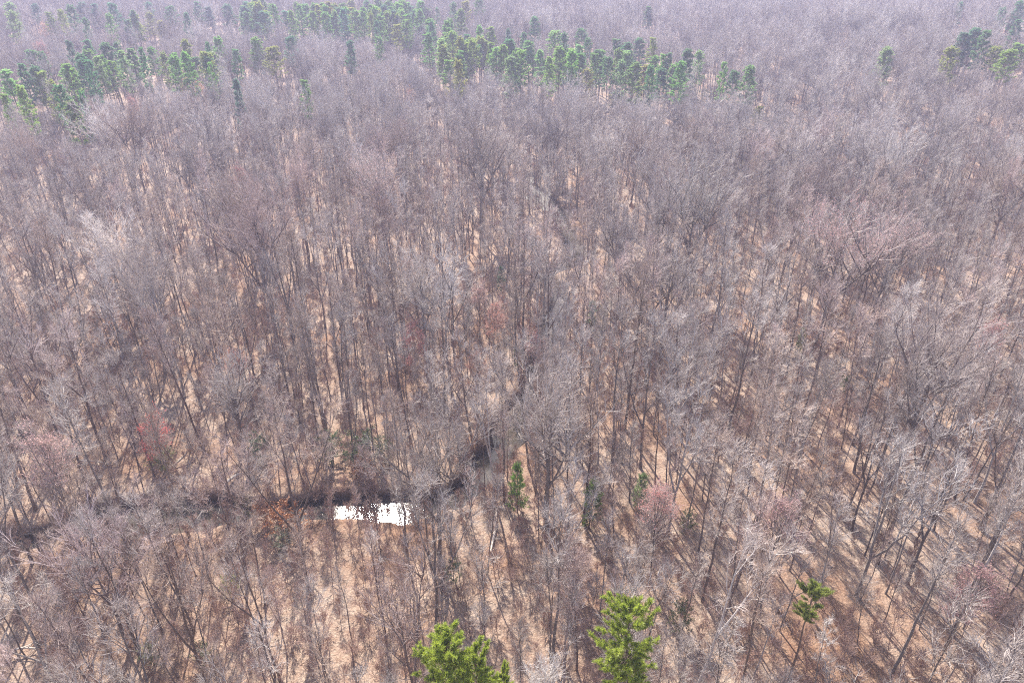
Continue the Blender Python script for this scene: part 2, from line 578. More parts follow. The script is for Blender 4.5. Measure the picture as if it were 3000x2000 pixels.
def leafy(seed, H=4.0, W=2.6, r0=0.04, n1=22, leaves=60, llen=0.16, lw=0.09, cb=0.15, cone=0.0):
    """broadleaf evergreen bush or cedar: stems and many small leaf blades"""
    rng = np.random.default_rng(seed)
    trunk, crown = Geo(), Geo()
    k = 8
    z = np.linspace(0, H, k)
    P0 = np.stack([np.cumsum(rng.normal(0, .04, k)), np.cumsum(rng.normal(0, .04, k)), z - 0.15], 1)[None]
    trunk.tubes(P0, (r0 * (1 - np.linspace(0, 1, k)) + 0.012)[None], 6)
    s1 = rng.uniform(cb, 0.98, n1)
    u = (s1 - cb) / (1 - cb)
    S1, _ = along(P0, s1[None])
    az = np.arange(n1) * 2.399 + rng.normal(0, .5, n1)
    prof = (1 - cone) * np.sqrt(np.clip(1 - (u - 0.35) ** 2 / 0.45, 0.05, 1)) + cone * (1.02 - u)
    el = rng.uniform(0.15, 0.9, n1)
    D1 = np.stack([np.cos(az) * np.cos(el), np.sin(az) * np.cos(el), np.sin(el)], 1)
    P1 = grow(rng, S1[0], D1, W / 2 * prof * rng.uniform(0.75, 1.2, n1) + 0.15, 5, 0.3, 0.12)
    trunk.tubes(P1, np.full((n1, 5), 0.014), 3)
    s2 = rng.uniform(0.15, 1, (n1, 6))
    S2, T2 = along(P1, s2)
    P2 = grow(rng, S2.reshape(-1, 3), spread_from(rng, T2, .3, 1.2).reshape(-1, 3), rng.uniform(.2, .6, n1 * 6) * W / 2.6, 3, .3, .2)
    crown.tubes(P2, np.full((n1 * 6, 3), 0.008), 3)
    m = leaves
    s3 = rng.uniform(0, 1, (len(P2), m // 6))
    S3, T3 = along(P2, s3)
    S3, T3 = S3.reshape(-1, 3), T3.reshape(-1, 3)
    S3 = S3 + rng.normal(0, 0.05, S3.shape)
    dr = spread_from(rng, T3, .3, 1.5)
    sd = unit(np.cross(dr, rng.normal(size=dr.shape)))
    crown.blades(S3, dr, sd, rng.uniform(.7, 1.3, len(S3)) * llen, lw)
    return trunk, crown


def budded(seed, nbud=5, top=0.0, **kw):
    """bare tree whose twigs are set with small coloured buds"""
    t, c, tw = bare_tree(seed=seed, **kw)
    rng = np.random.default_rng(seed + 900)
    b = Geo()
    sel = tw[tw[:, 0, 2] > np.quantile(tw[:, 0, 2], top)]
    s = rng.uniform(0.2, 1.0, (len(sel), nbud))
    S, T = along(sel, s)
    S, T = S.reshape(-1, 3), T.reshape(-1, 3)
    dr = spread_from(rng, T, 0.3, 1.4)
    sd = unit(np.cross(dr, rng.normal(size=dr.shape)))
    b.blades(S, dr, sd, rng.uniform(0.10, 0.2, len(S)), 0.075)
    return t, c, b


# ------------------------------------------------------------------ object helpers
def link(name, data, parent=None, loc=None):
    o = bpy.data.objects.new(name, data)
    C.objects.link(o)
    if parent is not None:
        o.parent = parent
    if loc is not None:
        o.location = loc
    return o


def thing(name, label, cat, loc, rotz=0.0, scale=1.0, group=None):
    o = bpy.data.objects.new(name, None)
    C.objects.link(o)
    o.empty_display_size = 0.5
    o.location = loc
    o.rotation_euler = (0, 0, rotz)
    o.scale = (scale, scale, scale) if np.isscalar(scale) else scale
    o["label"] = label
    o["category"] = cat
    if group:
        o["group"] = group
    return o


def tree_thing(name, label, cat, group, meshes, partnames, loc, rotz, scale, colours, tilt=(0, 0)):
    t = thing(name, label, cat, loc, rotz, scale, group)
    t.rotation_euler = (tilt[0], tilt[1], rotz)
    for pn, me, col in zip(partnames, meshes, colours):
        p = link(pn, me, t)
        p.color = (*col, 1.0)
    return t


def structure(o):
    o["kind"] = "structure"
    return o


# ------------------------------------------------------------------ ground sheet and creek
def axis(fine_lo, fine_hi, step, lo, hi, growf):
    a = list(np.arange(fine_lo, fine_hi + 1e-6, step))
    s = step
    while a[-1] < hi:
        s *= growf
        a.append(a[-1] + s)
    s = step
    while a[0] > lo:
        s *= growf
        a.insert(0, a[0] - s)
    return np.array(a)


gx = axis(-95, 70, 0.7, -2600, 2600, 1.07)
gy = axis(48, 230, 0.7, -300, 3600, 1.06)
X, Y = np.meshgrid(gx, gy, indexing='xy')
Z = height(X, Y)
g = Geo()
ny, nx = X.shape
g.v.append(np.stack([X, Y, Z], -1).reshape(-1, 3))
idx = np.arange(ny * nx).reshape(ny, nx)
g.f.append(np.stack([idx[:-1, :-1], idx[:-1, 1:], idx[1:, 1:], idx[1:, :-1]], -1).reshape(-1, 4))
g.t.append(np.zeros(ny * nx))
structure(link("ground", g.mesh("ground", M_floor)))

tg = unit(np.gradient(creek, axis=0))
nrm = np.stack([-tg[:, 1], tg[:, 0]], 1)
cols = []
for f in np.linspace(-1, 1, 7):
    cols.append(creek + nrm * ((creek_hw + 1.5) * f)[:, None])
W_ = np.stack(cols, 1)
g = Geo()
g.v.append(np.concatenate([W_, np.full((*W_.shape[:2], 1), -1.88)], -1).reshape(-1, 3))
idx = np.arange(ncr * 7).reshape(ncr, 7)
g.f.append(np.stack([idx[:-1, :-1], idx[:-1, 1:], idx[1:, 1:], idx[1:, :-1]], -1).reshape(-1, 4)[:, ::-1])
g.t.append(np.zeros(ncr * 7))
structure(link("creek_water", g.mesh("creek_water", M_water)))

# ------------------------------------------------------------------ tree kinds
TALL = [bare_meshes(f"tall_{i}", M_bark, M_twig, seed=100 + i, H=h, r0=r, cb=cb, W=w, n1=n, n2=6, n3=6, forks=fk, lean=ln)
        for i, (h, r, cb, w, n, fk, ln) in enumerate([
            (30, .21, .54, 5.2, 22, 0, .015), (30, .24, .55, 6.2, 24, 1, .02), (27, .17, .48, 4.4, 22, 0, .03), (28, .20, .60, 5.8, 20, 2, .02),
            (31, .23, .62, 4.8, 20, 0, .01), (26, .16, .52, 5.0, 22, 1, .05), (28, .18, .56, 4.0, 22, 0, .02), (27, .21, .46, 6.4, 26, 2, .03)])]
SLIM = [bare_meshes(f"slim_{i}", M_bark, M_twig, seed=200 + i, H=h, r0=r, cb=cb, W=w, n1=n, n2=5, n3=4, stubs=3, lean=ln, twig_r=.012, tw_len=.9)
        for i, (h, r, cb, w, n, ln) in enumerate([
            (22, .11, .5, 3.4, 18, .04), (18, .085, .4, 3.0, 18, .06), (24, .125, .55, 3.8, 18, .03), (14, .07, .3, 3.4, 18, .09), (19, .10, .45, 2.6, 16, .05)])]
WIDE = [bare_meshes(f"wide_{i}", M_bark, M_twig, seed=300 + i, H=h, r0=r, cb=cb, W=w, n1=n, n2=10, n3=9, forks=fk, lean=ln, el=(.45, 1.25), shape=.62, tw_len=1.35)
        for i, (h, r, cb, w, n, fk, ln) in enumerate([
            (25, .36, .38, 13.0, 38, 2, .02), (26, .38, .42, 15.0, 44, 3, .01), (22, .30, .36, 12.0, 36, 2, .04)])]
BUSH = [bare_meshes(f"bush_{i}", M_brush, M_brush, seed=400 + i, H=h, r0=.035, cb=.12, W=w, n1=14, n2=4, n3=4, stubs=0, lean=.1, twig_r=.012, tw_len=.55)
        for i, (h, w) in enumerate([(3.2, 2.6), (2.0, 2.4), (7.0, 2.4), (4.8, 1.8)])]
BUD = []
for i, kw in enumerate([dict(nbud=3, top=.35, H=17, r0=.15, cb=.35, W=6.5, n1=26, n2=8, n3=8), dict(H=13, r0=.11, cb=.3, W=5.5, n1=22, n2=7, n3=7), dict(nbud=2, top=.3, H=24, r0=.32, cb=.36, W=14, n1=38, n2=10, n3=8, forks=2, el=(.45, 1.25), shape=.62)]):
    t_, c_, b_ = budded(500 + i, **kw)
    BUD.append((t_.mesh(f"bud_{i}_trunk", M_bark), c_.mesh(f"bud_{i}_crown", M_twig), b_.mesh(f"bud_{i}_buds", M_redbud)))


def pm(name, tc, bark, leaf):
    return tc[0].mesh(name + "_trunk", bark), tc[1].mesh(name + "_crown", leaf, smooth=False)


PINE = [pm(f"pine_{i}", pine(600 + i, H=h, cb=cb, W=w, nb=nb + 14, tufts=8, top=tp), M_pinebark, M_needle)
        for i, (h, cb, w, nb, tp) in enumerate([(29, .46, 6.2, 58, .25), (29, .42, 5.6, 62, .18), (29, .52, 6.8, 56, .3), (29, .36, 5.6, 72, .10), (29, .40, 4.6, 66, .12)])]
NEARPINE = [pm(f"near_pine_{i}", pine(620 + i, H=29, cb=cb, W=w, nb=nb + 20, tufts=16, top=tp, needles=44, nlen=.26, nw=.034, lobe=.4, shoot=.6), M_pinebark, M_needle)
            for i, (cb, w, nb, tp) in enumerate([(.66, 6.2, 58, .55), (.58, 5.2, 56, .4), (.66, 6.2, 66, .5), (.78, 4.4, 40, .5)])]
CEDAR = [pm(f"cedar_{i}", pine(650 + i, H=h, r0=.1, cb=.08, W=w, nb=70, tufts=5, needles=18, nlen=.32, nw=.05, top=.12), M_pinebark, M_needle)
         for i, (h, w) in enumerate([(9, 3.2), (7, 3.6)])]
LEAFY = [pm(f"leafy_{i}", leafy(700 + i, H=h, W=w, n1=30, leaves=66), M_bark, M_leaf) for i, (h, w) in enumerate([(5.0, 3.2), (3.6, 3.4)])]

# ------------------------------------------------------------------ words for labels
ORD = ["leftmost", "second from the left", "third from the left", "fourth from the left", "fifth from the left", "sixth from the left",
       "seventh from the left", "eighth from the left", "ninth from the left", "tenth from the left", "eleventh from the left", "twelfth from the left"]


def zone(px, py):
    """where a tree's foot stands, said by what one can find there"""
    if py > 2000:
        b = "rooted below the bottom edge"
    elif py > 1760:
        b = "beside the nearest pines"
    elif py > 1560:
        b = "this side of the creek"
    elif py > 1400:
        b = "at the glinting creek bend" if 800 < px < 1560 else ("along the dark creek bank" if px <= 800 else "level with the creek bend")
    else:
        b = "just behind the creek bend" if px < 1560 else "beside the upper creek"
    a = "far left" if px < 600 else "centre left" if px < 1150 else "centre" if px < 1750 else "centre right" if px < 2350 else "far right"
    return f"{b}, {a}"


TONES = [("grey", (1.0, 1.0, 1.02)), ("pale", (1.14, 1.13, 1.13)), ("brown", (0.92, 0.82, 0.76)), ("pinkish", (1.02, 0.90, 0.90))]

rng = np.random.default_rng(11)

# pixel boxes the photo shows open: glints of water and the sand bar (x0,x1,y0,y1, share of trees removed)
OPEN = [(880, 1240, 1430, 1560, .36), (1290, 1540, 1380, 1540, .4), (1560, 1665, 580, 645, 1.3), (1600, 1705, 700, 850, .5),
        (620, 900, 1440, 1560, .2), (1330, 1560, 1480, 1620, .4)]


def scatter(dens, d0, d1, keep_creek=1.6, margin=14.0, seed=0):
    """jittered points over the camera's wedge of ground, dens per hectare as a function of distance"""
    r = np.random.default_rng(seed)
    pts = []
    d = d0
    while d < d1:
        sp = math.sqrt(10000.0 / dens(d))
        dep = d * CP + CAM_H * SP
        hw = 0.76 * dep + margin
        xs = np.arange(-hw, hw, sp)
        xs = xs + r.uniform(-.48, .48, len(xs)) * sp + r.uniform(0, sp)
        ys = d + r.uniform(-.48, .48, len(xs)) * sp
        pts.append(np.stack([xs, ys], 1))
        d += sp
    p = np.concatenate(pts)
    n1 = vnoise(p[:, 0] / 23.0, p[:, 1] / 23.0, 21 + seed) + vnoise(p[:, 0] / 9.0, p[:, 1] / 9.0, 22 + seed) * .6
    p = p[r.uniform(0, 1, len(p)) < np.clip(0.86 + 1.1 * n1, 0.12, 1.0)]
    p = p[creek_dist(p[:, 0], p[:, 1]) > keep_creek]
    return p


def thin(p, H, seed, boxes=OPEN):
    r = np.random.default_rng(seed)
    z = base_height(p[:, 0], p[:, 1])
    keep = np.ones(len(p), bool)
    for fz in (0.45, 0.6, 0.75, 0.9):
        u, v, _ = project(np.stack([p[:, 0], p[:, 1], z + H * fz], 1))
        for x0, x1, y0, y1, pr in boxes:
            ins = (u > x0) & (u < x1) & (v > y0) & (v < y1)
            keep &= ~(ins & (r.uniform(0, 1, len(p)) < pr * .5))
    return p[keep]


FAR = 1250.0


def pine_mask(p, seed):
    """where the photo shows pine stands, the bare trees thin out"""
    z = base_height(p[:, 0], p[:, 1])
    u, v, _ = project(np.stack([p[:, 0], p[:, 1], z + 20], 1))
    r = np.random.default_rng(seed)
    band = ((u > 1380) & (u < 2080) & (v > 110) & (v < 260)) | ((u > 700) & (u < 1260) & (v < 60)) | ((u < 480) & (v > 150) & (v < 250))
    return p[~(band & (r.uniform(0, 1, len(p)) < .2))]


PLACED = []     # ((name, cat, group, meshes, parts, loc, rot, scale, colours, tilt), words, px)


def place(name, words, x, y, meshes, parts, scale, colours, cat="tree", group=None, tilt=(0, 0), rotz=None, spot=None, r=rng):
    z = float(height(np.array([x]), np.array([y]))[0])
    u, v, _ = project(np.array([x, y, z]))
    PLACED.append(dict(name=name, words=words, spot=spot or zone(u, v), u=float(u), v=float(v), cat=cat, group=group, meshes=meshes, parts=parts,
                       loc=(x, y, z), rotz=r.uniform(0, 6.28) if rotz is None else rotz, scale=scale, colours=colours, tilt=tilt))


def split_points(p, Href, n_single):
    """the n_single nearest trees that show in the frame, and the rest"""
    z = base_height(p[:, 0], p[:, 1])
    u0, v0, dep = project(np.stack([p[:, 0], p[:, 1], z], 1))
    u1, v1, _ = project(np.stack([p[:, 0], p[:, 1], z + Href * .85], 1))
    seen = (u1 > -20) & (u1 < 3020) & (v1 < 1990) | (u0 > 0) & (u0 < 3000) & (v0 < 1990)
    order = np.argsort(np.where(seen, dep, 1e9))
    return p[order[:n_single]], p[order[n_single:]]


STUFF = []


def individuals(name, form_words, p, kinds, Href, n, srange, group, seed):
    a, b = split_points(p, Href, n)
    r = np.random.default_rng(seed)
    for x, y, sf in a:
        i = int(r.integers(len(kinds)))
        ti = int(r.choice(4, p=[.4, .2, .22, .18]))
        tw, col = TONES[ti]
        s = r.uniform(*srange) * sf
        t = r.normal(0, .045, 2)
        place(name, f"{form_words[i]} {tw} tree", float(x), float(y), kinds[i], ("trunk", "crown"), (s, s, s * r.uniform(.92, 1.08)), (col, col), "tree", group, tuple(t), r=r)
    return b


GREY = (1, 1, 1)
# broad landmark crowns: crown top pixel, height, kind, tone
for px, py, H, k, s, w, spot, col in [
    (715, 487, 26, 1, 1.12, "huge domed brown", "standing alone in the middle left wood", (.95, .84, .84)),
    (1400, 285, 24, 1, 1.2, "huge pale grey spreading", "in front of the middle pine grove", (1.2, 1.2, 1.22)),
    (1620, 240, 24, 0, 1.05, "broad dark grey", "at the foot of the middle pine grove", (.85, .85, .9)),
    (2060, 390, 25, 0, 1.15, "broad grey", "behind the upper creek pool", (1, 1, 1)),
    (2440, 395, 24, 2, 1.1, "broad greyish", "above the pink domed crown", (1, .95, .97)),
    (640, 985, 22, 0, .7, "fan shaped grey", "in the middle left wood", (.98, .97, .97)),
    (200, 1455, 23, 2, .78, "broad pinkish", "over the dark creek bank at the left", (1.05, .93, .97)),
    (2830, 770, 24, 0, 1.1, "broad pale", "in the middle right wood", (1.2, 1.18, 1.22)),
    (1620, 985, 26, 0, .95, "wide pale", "over the upper creek", (1.08, 1.06, 1.05)),
    (1250, 1125, 26, 2, .9, "wide pale grey", "behind the glinting creek", (1.1, 1.09, 1.08)),
]:
    x, y, _ = under_top(px, py, max(v.co.z for v in WIDE[k][1].vertices) * s)
    place("spreading_bare_tree", w + " bare tree", x, y, WIDE[k], ("trunk", "crown"), s, (col, col), "tree", "broad crowned bare trees of the winter wood", spot=spot)

# ------------------------------------------------------------------ budding maples and other coloured crowns: tip pixel, height, kind, scale, colour, words, spot
RED, ORANGE, PINK, YELLOW = (.72, .17, .15), (.85, .40, .22), (.52, .33, .31), (.75, .68, .22)
for px, py, H, k, s, col, w, spot in [
    (420, 1195, 15, 1, 1.1, RED, "bright red budding", "behind the left creek bank"),
    (1205, 920, 12, 1, .9, (.6, .24, .22), "small crimson budding", "among straight trunks left of the upper creek"),
    (1575, 920, 12, 1, .75, (.55, .27, .25), "small crimson budding", "right beside the upper creek"),
    (1445, 865, 13, 1, .8, (.62, .3, .22), "orange red budding", "left of the upper creek"),
    (1400, 815, 15, 0, .85, PINK, "dull pink budding", "left of the creek's middle pool"),
    (1945, 1400, 17, 0, .9, (.54, .26, .24), "dull red budding", "beyond the single green pine"),
    (2320, 1430, 17, 0, 1.05, (.50, .31, .30), "rose tinted budding", "on the striped right slope"),
    (535, 205, 22, 1, 1.5, ORANGE, "peach orange flowering", "just below the left pine row"),
    (572, 214, 20, 1, 1.35, (.85, .38, .2), "smaller peach flowering", "just below the left pine row"),
    (378, 270, 16, 0, 1.1, (.5, .2, .17), "salmon pink flowering", "below the left pine row"),
    (125, 52, 20, 1, 1.4, ORANGE, "peach flowering", "in the far upper left wood"),
    (110, 110, 18, 0, 1.3, (.5, .18, .16), "pink flowering", "above the tall left pines"),
    (1308, 247, 16, 0, .9, YELLOW, "yellow green flowering", "in front of the middle pine grove"),
    (1200, 250, 17, 0, 1.1, (.5, .24, .17), "faint orange budding", "in the upper middle wood"),
    (1385, 400, 17, 0, .8, (.45, .16, .13), "faint red budding", "below the pale spreading crown"),
    (90, 1240, 18, 0, 1.2, PINK, "dusky red budding", "at the left edge behind the creek"),
    (2500, 535, 24, 2, 1.15, (.52, .30, .29), "big dome shaped rose tinted", "in the middle right wood"),
    (2660, 590, 22, 2, .95, (.52, .32, .31), "dome shaped rose tinted", "right of the biggest rose dome"),
    (2930, 915, 16, 0, 1.0, (.55, .28, .27), "red budding", "at the right edge"),
    (1100, 395, 24, 2, 1.1, (.50, .34, .32), "dusky domed", "in the upper middle wood"),
    (690, 470, 20, 0, 1.0, (.4, .15, .13), "red topped", "beside the huge domed brown tree"),
    (2560, 700, 16, 0, 1.0, PINK, "pinkish budding", "below the rose domes"),
    (2900, 1610, 16, 1, 1.0, (.5, .3, .29), "small red tinged", "low on the right slope"),
    (685, 1000, 12, 1, .8, (.45, .15, .12), "small red tinged", "behind the pale fan shaped tree"),
    (1390, 1010, 12, 1, .8, (.42, .2, .13), "small rusty", "left of the upper creek"),
]:
    if px == 420:
        s = .85
    x, y, _ = under_top(px, py, max(v.co.z for v in BUD[k][1].vertices) * s)
    place("budding_tree", w + " tree", x, y, BUD[k], ("trunk", "crown", "buds"), s, (GREY, (1.0, .92, .9), tuple(min(.9, c * 1.25) for c in col)), "tree", "trees with coloured buds", spot=spot)

# ------------------------------------------------------------------ pines: tip pixel, crown width px, tone, spot
PT = {"y": ("bright yellow green", (.38, .46, .06)), "g": ("green", (.25, .46, .10)), "d": ("dark green", (.15, .35, .12)),
      "o": ("olive", (.36, .45, .10)), "p": ("pale green", (.36, .55, .19)), "b": ("blue green", (.15, .33, .18))}
S_L, S_M, S_T, S_F = "in the left pine row", "in the middle pine grove", "in the far top pine belt", "in the far upper left pines"
S_R, S_E = "at the grove's right end", "on the far right ridge"
pines = [
    (17, 208, 50, "p", S_L), (94, 149, 50, "d", S_L), (121, 155, 34, "d", S_L), (62, 190, 34, "d", S_L), (100, 196, 44, "d", S_L), (187, 198, 60, "g", S_L),
    (251, 119, 46, "d", S_L), (204, 123, 26, "b", S_L), (258, 148, 48, "g", S_L), (240, 160, 40, "d", S_L), (313, 130, 46, "d", S_L), (340, 126, 24, "d", S_L), (381, 145, 40, "g", S_L),
    (413, 143, 22, "d", S_L), (440, 141, 36, "g", S_L), (476, 155, 28, "o", S_L), (508, 158, 32, "g", S_L), (544, 120, 34, "o", S_L), (360, 152, 34, "p", S_L),
    (608, 128, 18, "d", S_L), (634, 111, 42, "g", S_L), (615, 186, 24, "g", S_L), (685, 147, 32, "d", S_L), (749, 113, 46, "g", S_L), (791, 140, 56, "o", S_L),
    (844, 111, 40, "b", S_L), (891, 238, 34, "g", "alone below the left pine row"), (236, 272, 26, "d", S_L), (170, 252, 44, "d", S_L), (5, 280, 30, "g", S_L), (150, 240, 40, "o", S_L), (60, 255, 40, "o", S_L),
    (327, 243, 22, "o", "small and alone below the left pine row"), (689, 238, 28, "b", "thin and alone below the left pine row"),
    (247, 55, 24, "d", S_F), (498, 21, 36, "d", S_F), (387, 34, 26, "d", S_F), (395, 47, 50, "o", S_F), (434, 38, 28, "o", S_F), (317, 43, 32, "g", S_F), (272, 13, 40, "b", S_F),
    (238, 8, 40, "b", S_F), (204, 17, 34, "d", S_F), (25, 9, 44, "p", S_F), (30, 34, 36, "p", S_F), (140, 38, 28, "o", S_F), (374, 60, 30, "b", S_F), (540, 40, 26, "b", S_F), (180, 32, 26, "o", S_F),
    (470, 62, 30, "o", S_F), (610, 22, 30, "b", S_F), (665, 14, 34, "b", S_F), (575, 6, 30, "d", S_F), (330, 12, 34, "b", S_F), (430, 8, 32, "b", S_F), (100, 14, 26, "b", S_F),
    (1281, 25, 16, "d", S_T), (1255, 28, 40, "g", S_T), (1349, 30, 46, "g", S_T), (1361, 6, 32, "o", S_T), (1327, 9, 26, "d", S_T), (1402, 2, 34, "d", S_T),
    (1102, 64, 20, "d", S_T), (1021, 123, 32, "b", "alone behind the pale flowering wood"), (1108, 110, 30, "g", S_T), (1306, 64, 50, "g", S_T), (1259, 64, 26, "d", S_T),
    (1323, 94, 60, "o", S_M), (1402, 77, 24, "g", S_M), (1408, 110, 72, "o", S_M), (1442, 81, 32, "o", S_M), (1489, 87, 18, "b", S_M), (1532, 98, 24, "d", S_M),
    (1570, 51, 38, "d", "alone above the middle pine grove"), (1625, 94, 58, "p", S_M), (1655, 98, 28, "d", S_M), (1704, 87, 42, "d", S_M), (1723, 115, 28, "d", S_M), (1761, 149, 42, "g", S_M),
    (1804, 117, 42, "d", S_M), (1834, 128, 46, "d", S_M), (1878, 115, 54, "d", S_M), (1910, 113, 30, "o", S_M), (1855, 187, 66, "g", S_M), (1963, 157, 28, "d", S_R), (1900, 21, 48, "d", "alone in the far bare wood, upper centre right"),
    (1527, 149, 58, "g", S_M), (1553, 123, 42, "g", S_M), (1476, 136, 38, "o", S_M), (1510, 145, 34, "d", S_M), (1438, 128, 28, "g", S_M), (1723, 204, 40, "o", S_M), (1808, 272, 46, "o", "small and olive before the middle grove"),
    (1974, 190, 76, "p", S_R), (1995, 183, 50, "g", S_R), (1300, 135, 70, "o", S_M), (1370, 128, 44, "o", S_M), (1345, 150, 30, "g", S_M), (1590, 150, 40, "p", S_M), (1640, 140, 44, "g", S_M),
    (1680, 150, 40, "g", S_M), (1740, 160, 40, "g", S_M), (1785, 170, 40, "d", S_M), (1700, 135, 34, "p", S_M), (1610, 170, 34, "o", S_M),
    (2019, 149, 42, "d", S_R), (2053, 151, 34, "p", S_R), (2121, 185, 28, "g", S_R), (2151, 210, 40, "d", S_R), (2198, 196, 48, "g", S_R), (1940, 205, 40, "d", S_R),
    (2225, 313, 36, "o", "short and round, alone right of the middle grove"),
    (2587, 142, 52, "p", "leaning alone in the bare wood, upper right"), (2863, 87, 80, "b", S_E), (2835, 100, 50, "b", S_E), (2890, 92, 44, "d", S_E), (2957, 150, 60, "o", S_E), (2990, 130, 50, "o", S_E),
    (2920, 140, 50, "o", S_E), (2790, 140, 50, "o", S_E), (2940, 25, 32, "d", S_E), (2987, 60, 44, "d", S_E), (2990, 5, 40, "d", S_E), (2815, 8, 20, "d", S_E),
]
r = np.random.default_rng(77)
for i in range(84):          # the dense far belt along the top
    px = r.uniform(705, 1240)
    py = r.uniform(-4, 44) * (1 if px < 1120 else .8)
    pines.append((px, py, r.uniform(26, 44), r.choice(list("gggdpyb")), S_T))
for i in range(40):          # lower trees filling the middle grove, the left row and the grove's left wing
    q = i % 3
    if q == 0:
        px, py, s_ = r.uniform(1590, 1950), r.uniform(140, 200), S_M
    elif q == 1:
        px, py, s_ = r.uniform(20, 640), r.uniform(0, 20), S_L
        py += np.interp(px, [20, 250, 640], [225, 165, 150])
    else:
        px, py, s_ = r.uniform(1290, 1560), r.uniform(115, 180), S_M
    pines.append((px, py, r.uniform(32, 52), r.choice(list("ggdpo")), s_))
for i in range(26):          # the belt runs on from the top down to the grove
    f_ = r.uniform(0, 1)
    pines.append((1090 + 330 * f_ + r.normal(0, 14), 22 + 112 * f_ + r.normal(0, 13), r.uniform(28, 46), r.choice(list("ggdoop")), S_T if f_ < .5 else S_M))
for (px, py, w, tone, spot) in pines:
    short = any(q in spot for q in ("short", "small"))
    H = 14 if short else float(r.uniform(25, 34))
    x, y, t = under_top(px, py, H)
    k = int(r.integers(5))
    wid = {0: 5.4, 1: 5.0, 2: 6.0, 3: 4.8, 4: 4.0}[k]
    sz = H / 29.0
    sx = np.clip(w * 1.15 * t / FPX / wid, .6, 2.0)
    words, col = PT[tone]
    col = tuple(c * r.uniform(.85, 1.15) for c in col)
    lean = (0.0, .12) if "leaning" in spot else tuple(r.normal(0, .015, 2))
    size = "slim" if w < 29 else ("broad" if w > 52 else ("mid sized" if w > 38 else "narrow"))
    place("pine_tree", f"{size} {words} pine", x, y, PINE[k], ("trunk", "crown"), (sx, sx, sz), (GREY, col), "pine tree", "pines of the winter wood", spot=spot, tilt=lean, rotz=(0.0 if "leaning" in spot else None), r=r)

# near pines
for px, py, H, k, sx, tone, words, spot in [
    (1868, 1800, 29, 0, 1.15, "y", "tall yellow green pine with a round tufted top", "low in the picture, standing alone"),
    (1305, 1886, 29, 2, 1.15, "y", "bright yellow green bushy topped pine", "cut by the bottom edge, bigger of two"),
    (1398, 1906, 28, 1, .95, "y", "yellow green pine", "touching the bushiest pine at the bottom edge"),
    (1478, 1968, 25, 1, .62, "y", "small low yellow green pine", "right of the two pines at the bottom edge"),
    (2402, 1722, 21, 3, .85, "y", "olive green single pine with a thin stem", "on the striped right slope"),
    (202, 300, 27, 3, 1.5, "y", "bright green cone shaped pine", "in front of the left pine row"),
]:
    x, y, _ = under_top(px, py, H)
    col = PT[tone][1]
    if px == 202:
        col = (.20, .34, .05)
    if px == 2402:
        col = (.34, .39, .08)
    place("pine_tree", words, x, y, (PINE if px < 1000 else NEARPINE)[k], ("trunk", "crown"), (sx, sx, H / 29.0), (GREY, col), "pine tree", "pines of the winter wood", spot=spot, r=r)

